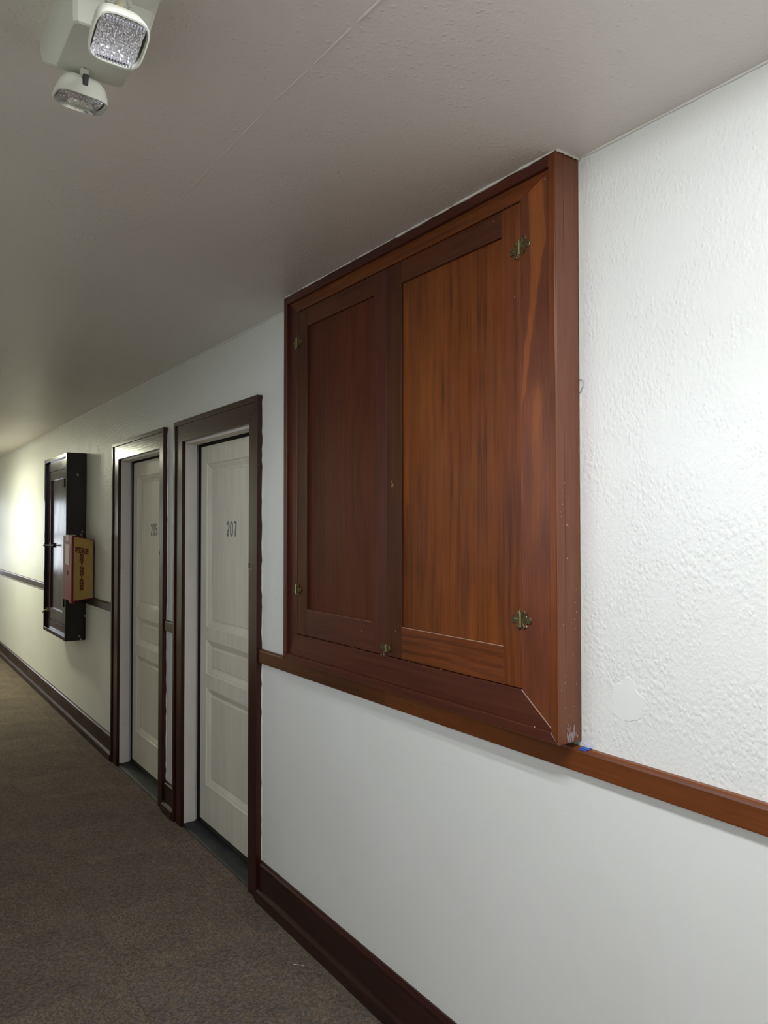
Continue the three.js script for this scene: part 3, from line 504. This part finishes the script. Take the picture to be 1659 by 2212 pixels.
// ================================================================ FIRE EXTINGUISHER BOX ON ITS SIDE
const ext = thing('fire_extinguisher_box', 'red fire extinguisher box with a yellow lettered side, fixed to the dark cabinet', 'box', [0, 1.04, -5.9]);
{
  const s0 = 5.778, s1 = 6.0585, front = 0.166, back = 0.013;
  const M_RED = plain(0x860d20, 0.55), prof = [[back + 0.006, 1.055], [front - 0.004, 1.04], [front, 1.044], [front, 1.514], [front - 0.004, 1.518], [back + 0.006, 1.489], [back, 1.482], [back, 1.062]];
  const sh = new THREE.Shape(prof.map(([p, y]) => new THREE.Vector2(-p, y))), g = new THREE.ExtrudeGeometry(sh, { depth: s1 - s0 - 0.004, bevelEnabled: true, bevelThickness: 0.002, bevelSize: 0.002, bevelOffset: -0.002, bevelSegments: 2 }); g.translate(0, 0, -s1 + 0.002);
  part('shell', g, M_RED, ext, 'red painted metal shell');
  // printed yellow side
  const W = 256, Hh = 768, cv = document.createElement('canvas'); cv.width = W; cv.height = Hh; const c = cv.getContext('2d');
  c.fillStyle = '#bd9c50'; c.fillRect(0, 0, W, Hh); const R = rng(5); for (let i = 0; i < 500; i++) { c.fillStyle = `rgba(${R() < 0.5 ? '120,90,20' : '235,205,120'},0.05)`; c.fillRect(R() * W, R() * Hh, 4 + R() * 26, 4 + R() * 30); }
  c.fillStyle = '#6a1012'; c.textAlign = 'center'; c.textBaseline = 'middle';
  const word = (t, x, y, w, h) => { c.save(); c.font = 'bold 100px sans-serif'; const m = c.measureText(t).width; c.translate(x, y); c.scale(w / m, h / 73); c.lineWidth = 9; c.strokeStyle = c.fillStyle; c.lineJoin = 'miter'; c.strokeText(t, 0, 0); c.fillText(t, 0, 0); c.restore(); };
  word('FIRE', 105, 150, 176, 66);
  [...'EXTINGUISHER'].forEach((ch, i) => { const y = 205 + i * 38.5; word(ch, 106, y + 4, ch === 'I' ? 20 : 60, 33); });
  const t = new THREE.CanvasTexture(cv); t.colorSpace = THREE.SRGBColorSpace; t.magFilter = THREE.LinearFilter;
  const yTop = (p) => lerp(1.482, 1.512, (p - back) / (front - back)), yBot = (p) => lerp(1.061, 1.046, (p - back) / (front - back));
  const p0 = 0.016, p1 = 0.151, q = s0 - 0.0006, quad = [[p1, yBot(p1)], [p0, yBot(p0)], [p0, yTop(p0)], [p1, yTop(p1)]];
  const pos = [], uv = []; const put = (k) => { const [p, y] = quad[k]; pos.push(...V(q, y, p).toArray()); uv.push(k === 1 || k === 2 ? 1 : 0, k >= 2 ? 1 : 0); }; [0, 1, 2, 0, 2, 3].forEach(put);
  // thin sheet with a back so that it has an edge
  [0, 2, 1, 0, 3, 2].forEach((k) => { const [p, y] = quad[k]; pos.push(...V(s0 - 0.0001, y, p).toArray()); uv.push(0.02, 0.02); });
  const sg = new THREE.BufferGeometry(); sg.setAttribute('position', new THREE.Float32BufferAttribute(pos, 3)); sg.setAttribute('uv', new THREE.Float32BufferAttribute(uv, 2)); sg.computeVertexNormals();
  part('lettered_side', sg, new THREE.MeshStandardMaterial({ map: t, roughness: 0.5 }), ext, 'yellow panel with red FIRE EXTINGUISHER lettering');
  // paper labels on the front and a tab folded over the top
  const M_PAPER = plain(0xf0e4e4, 0.7);
  part('paper_label', poly([[5.84, 1.452], [5.985, 1.458], [5.975, 1.305], [5.86, 1.3]], front + 0.0002, front + 0.0016, { bevel: 0 }), M_PAPER, ext, 'white paper instruction card');
  part('tab', [bx(5.87, 5.965, 1.478, 1.5195, front + 0.0002, front + 0.002, { r: 0.0005 }), bx(5.87, 5.965, 1.5185, 1.523, front - 0.05, front + 0.002, { r: 0.0008 })], plain(0xdad2bd, 0.6), ext, 'pale tab folded over the top edge');
  part('door_pull', [bx(5.895, 5.915, 1.225, 1.262, front, front + 0.003, { r: 0.001 })], plain(0x5e101c, 0.5), ext);
  part('bottom_clip', bx(5.79, 5.87, 1.022, 1.041, front - 0.03, front - 0.004, { r: 0.003 }), M_RED, ext);
}

// ================================================================ EMERGENCY LIGHT ON THE CEILING
const em = thing('emergency_light', 'pale plastic twin-head emergency light mounted on the ceiling', 'emergency light', [-1.085, H, -1.3]);
{
  // body: rings from the ceiling down to the front plate, corners cut
  const X = (x) => x - 1.4, rings = [[H, 0.252, 0.376, 1.15, 1.478], [2.425, 0.25, 0.378, 1.155, 1.45], [2.405, 0.25, 0.377, 1.19, 1.435], [2.362, 0.256, 0.368, 1.212, 1.357], [2.3602, 0.258, 0.366, 1.2155, 1.354]];
  const ring = ([y, x0, x1, a, b]) => { const k = 0.006; return [[x0 + k, a], [x1 - k, a], [x1, a + k], [x1, b - k], [x1 - k, b], [x0 + k, b], [x0, b - k], [x0, a + k]].map(([x, s]) => new THREE.Vector3(X(x), y, -s)); };
  const R = rings.map(ring), pos = [], tri = (a, b, c) => pos.push(...a.toArray(), ...b.toArray(), ...c.toArray());
  for (let i = 0; i < R.length - 1; i++) for (let k = 0; k < 8; k++) { const a = R[i][k], b = R[i][(k + 1) % 8], c = R[i + 1][(k + 1) % 8], d = R[i + 1][k]; tri(a, c, b); tri(a, d, c); }
  const last = R[R.length - 1]; for (let k = 1; k < 7; k++) tri(last[0], last[k + 1], last[k]);
  const g = new THREE.BufferGeometry(); g.setAttribute('position', new THREE.Float32BufferAttribute(pos, 3)); g.computeVertexNormals();
  part('housing', g, M_PLASTIC, em);
  // one lamp head: rounded-square shell, dished back, clear ribbed lens over a faceted reflector
  const sq = (half, z, n = 48, e = 3.7) => Array.from({ length: n }, (_, k) => { const t = k / n * Math.PI * 2, c = Math.cos(t), s = Math.sin(t); return new THREE.Vector3(half * Math.sign(c) * Math.abs(c) ** (2 / e), half * Math.sign(s) * Math.abs(s) ** (2 / e), z); });
  function loft(rs, cap0, cap1) { const P = []; const tr = (a, b, c) => P.push(...a.toArray(), ...b.toArray(), ...c.toArray()); const n = rs[0].length; for (let i = 0; i < rs.length - 1; i++) for (let k = 0; k < n; k++) { const a = rs[i][k], b = rs[i][(k + 1) % n], c = rs[i + 1][(k + 1) % n], d = rs[i + 1][k]; tr(a, b, c); tr(a, c, d); } const cap = (r, flip) => { const o = r.reduce((a, b) => a.add(b), new THREE.Vector3()).divideScalar(n); for (let k = 0; k < n; k++) flip ? tr(o, r[(k + 1) % n], r[k]) : tr(o, r[k], r[(k + 1) % n]); }; if (cap0) cap(rs[0], true); if (cap1) cap(rs[rs.length - 1], false); const q = new THREE.BufferGeometry(); q.setAttribute('position', new THREE.Float32BufferAttribute(P, 3)); q.computeVertexNormals(); return q; }
  function smoothed(q) { const P = q.attributes.position, N = q.attributes.normal, map = new Map(); for (let i = 0; i < P.count; i++) { const k = [P.getX(i), P.getY(i), P.getZ(i)].map((v) => v.toFixed(5)).join(); const e = map.get(k) ?? map.set(k, []).get(k); e.push(i); } const acc = new Float32Array(P.count * 3); for (const e of map.values()) for (const i of e) { const s = new THREE.Vector3(); for (const j of e) { const d = N.getX(i) * N.getX(j) + N.getY(i) * N.getY(j) + N.getZ(i) * N.getZ(j); if (d > 0.75) s.add(new THREE.Vector3(N.getX(j), N.getY(j), N.getZ(j))); } s.normalize(); acc.set(s.toArray(), i * 3); } q.setAttribute('normal', new THREE.BufferAttribute(acc, 3)); return q; }
  function head(center, right, up, joint, hw, seed, deep) {
    const z = new THREE.Vector3().crossVectors(right, up).normalize(), x = right.clone().normalize(), y = new THREE.Vector3().crossVectors(z, x), M = new THREE.Matrix4().makeBasis(x, y, z).setPosition(center), Rn = rng(seed);
    const h = sub('lamp_head', em), fit = (q) => q.applyMatrix4(M), k = hw / 0.042;
    part('shell', fit(smoothed(loft([sq(0.02 * k, -0.04 * k * deep), sq(0.029 * k, -0.037 * k * deep), sq(0.0365 * k, -0.026 * k * deep), sq(0.0405 * k, -0.01 * k * deep), sq(0.042 * k, 0), sq(0.0418 * k, 0.0025 * k), sq(0.0392 * k, 0.0028 * k), sq(0.0385 * k, -0.004 * k)], true, false))), M_PLASTIC, h);
    // reflector: rows of small dimples that break up what they mirror
    const P = [], n = 30, m = 15, e = 0.0345 * k, vtx = []; for (let j = 0; j <= m; j++) for (let i = 0; i <= n; i++) { const u = i / n * 2 - 1, v = j / m * 2 - 1, edge = Math.max(Math.abs(u), Math.abs(v)); vtx.push(new THREE.Vector3(u * e, v * e, -0.004 * k - 0.01 * k * (1 - edge * edge) + (Rn() - 0.5) * 0.0022 * k)); }
    const at = (i, j) => vtx[j * (n + 1) + i], tr = (a, b, c) => P.push(...a.toArray(), ...b.toArray(), ...c.toArray());
    for (let j = 0; j < m; j++) for (let i = 0; i < n; i++) { const a = at(i, j), b = at(i + 1, j), c = at(i + 1, j + 1), d = at(i, j + 1), o = a.clone().add(b).add(c).add(d).multiplyScalar(0.25); o.z += 0.0013 * k * (0.4 + Rn()); tr(a, b, o); tr(b, c, o); tr(c, d, o); tr(d, a, o); }
    const rg = new THREE.BufferGeometry(); rg.setAttribute('position', new THREE.Float32BufferAttribute(P, 3)); rg.computeVertexNormals(); part('reflector', fit(rg), M_REFLECTOR, h);
    part('lens', fit(loft([sq(0.0392 * k, 0.0005 * k), sq(0.0388 * k, 0.003 * k), sq(0.036 * k, 0.0052 * k), sq(0.02 * k, 0.0062 * k)], false, true)), M_LENS, h);
    // prismatic bars along two edges of the lens
    const bars = []; for (const sgn of [1, -1]) for (let i = 1; i < 14; i++) { const q = new RoundedBoxGeometry(0.0026 * k, 0.0062 * k, 0.0016 * k, 1, 0.0004 * k); q.translate((i - 7) * 0.0046 * k, sgn * 0.0315 * k, 0.0046 * k); bars.push(fit(q)); } part('lens_rib', bars, plain(0xb9b9c2, 0.15, { transparent: false }), h);
    // swivel arm from the back of the shell to the joint
    if (seed === 67) { const q = new RoundedBoxGeometry(0.009, 0.008, 0.02, 1, 0.001); q.translate(-0.001, 0.0352 * k, -0.026 * k * deep); part('swivel_slot', fit(q), plain(0x26261f, 0.6), h); }
    const b0 = new THREE.Vector3(0, 0.012 * k, -0.036 * k * deep).applyMatrix4(M); part('swivel', [tube([b0, b0.clone().lerp(joint, 0.5), joint], 0.0075 * k, { n: 8, seg: 12 })], seed === 67 ? M_PLASTIC : plain(0xd8d2b4, 0.5), h);
    return h;
  }
  head(new THREE.Vector3(X(0.302), 2.3, -1.129), new THREE.Vector3(0.998, 0.026, -0.061), new THREE.Vector3(0.042, 0.454, 0.89), new THREE.Vector3(X(0.319), 2.394, -1.186), 0.0405, 61, 1);
  head(new THREE.Vector3(X(0.2989), 2.319, -1.3627), new THREE.Vector3(0.998, -0.061, 0.004), new THREE.Vector3(-0.014, -0.164, 0.986), new THREE.Vector3(X(0.301), 2.363, -1.335), 0.0428, 67, 0.84);
  // ridged ratchet disc behind the near head
  const disc = []; for (let i = 0; i < 30; i++) { const q = new THREE.BoxGeometry(0.0013, 0.0065, 0.003); q.translate(0, 0.0155, 0.0022); q.rotateZ(i / 30 * Math.PI * 2); disc.push(q); }
  const face = new THREE.CylinderGeometry(0.0192, 0.0192, 0.004, 36); face.rotateX(Math.PI / 2);
  for (const q of [face, ...disc]) { q.rotateX(0.467); q.translate(X(0.319), 2.397, -1.19); }
  part('ratchet_disc', [face, ...disc], M_PLASTIC, em);
}

// ================================================================ CEILING LIGHTS (twin bare tubes; one above the camera, one far down the hall)
function ceilingLight(s, p, { color, power, lean }, label, len) {
  const o = thing('ceiling_light', label, 'ceiling light', [-p, H, -s], 'hall ceiling lights');
  const y = H;
  part('housing', bx(s - len / 2 - 0.03, s + len / 2 + 0.03, y - 0.032, y - 0.0005, p - 0.085, p + 0.085, { r: 0.004 }), plain(0xe4e4de, 0.4), o);
  for (const k of [-1, 1]) {
    const tp = p + k * 0.062, ty = y - 0.052, g = new THREE.CylinderGeometry(0.013, 0.013, len, 16); g.rotateX(Math.PI / 2); g.translate(-tp, ty, -s);
    part('tube', g, new THREE.MeshStandardMaterial({ color: 0xffffff, roughness: 0.4, emissive: color, emissiveIntensity: 4 }), o);
    for (const e of [-1, 1]) part('lamp_holder', bx(s + e * (len / 2 + 0.008) - 0.008, s + e * (len / 2 + 0.008) + 0.008, y - 0.066, y - 0.02, tp - 0.012, tp + 0.012, { r: 0.002 }), plain(0xf0f0ec, 0.4), o);
    for (const t of [-1, 1]) {                                // two strips just outside the tube's lower half, leaning to either side
      const a = lean * Math.PI / 180 * t, nx = Math.sin(a), ny = -Math.cos(a), l = new THREE.RectAreaLight(color, power, 0.024, len); l.name = 'tube_light'; l.castShadow = true;
      l.position.set(-tp + nx * 0.0165 + t * 0.006, ty + ny * 0.0165, -s).sub(o.position);
      l.quaternion.setFromRotationMatrix(new THREE.Matrix4().makeBasis(new THREE.Vector3(-ny, nx, 0), new THREE.Vector3(0, 0, -1), new THREE.Vector3(-nx, -ny, 0))); o.add(l);
    }
  }
  return o;
}
ceilingLight(0.45, 0.985, NEAR_LAMP, 'white twin-tube ceiling light right above the viewpoint', 0.85);
ceilingLight(8.75, 0.985, FAR_LAMP, 'white twin-tube ceiling light far down the hall past the dark cabinet', 1.2);

// ================================================================ SMALL THINGS
{
  const t = thing('painters_tape', 'scrap of blue painter\'s tape on the chair rail at the big cabinet\'s lower corner', 'tape', [0, RAIL_Y1, -1.18]);
  part('tape_strip', [poly([[1.172, 1.0605], [1.196, 1.0605], [1.196, 1.0609], [1.172, 1.0609]], 0.002, 0.0165, { bevel: 0 }), bx(1.174, 1.195, 1.0565, 1.0608, 0.0188, 0.0192, { r: 0 }), bx(1.1705, 1.1725, 1.0605, 1.0645, 0.006, 0.012, { r: 0.0005 })], plain(0x3a62c4, 0.7), t);
  const w = thing('wire', 'thin bent wire end poking out from behind the big cabinet\'s right side', 'wire', [0, 1.918, -1.2]);
  part('wire_loop', tube([V(1.206, 1.927, 0.003), V(1.196, 1.927, 0.006), V(1.1885, 1.922, 0.007), V(1.189, 1.914, 0.006), V(1.195, 1.905, 0.004), V(1.203, 1.896, 0.002)], 0.0006, { n: 30, seg: 6 }), plain(0x7c7f8c, 0.4, { metalness: 0.6 }), w);
  const l = thing('thread', 'short white thread lying on the carpet near the baseboard', 'thread', [-0.1, 0, -2.43]);
  part('strand', tube([V(2.44, 0.0025, 0.115), V(2.432, 0.005, 0.108), V(2.425, 0.003, 0.1), V(2.418, 0.006, 0.097), V(2.41, 0.003, 0.088)], 0.0011, { n: 24, seg: 6 }), plain(0xd8d0c4, 0.8), l);
}

renderer.render(scene, camera);
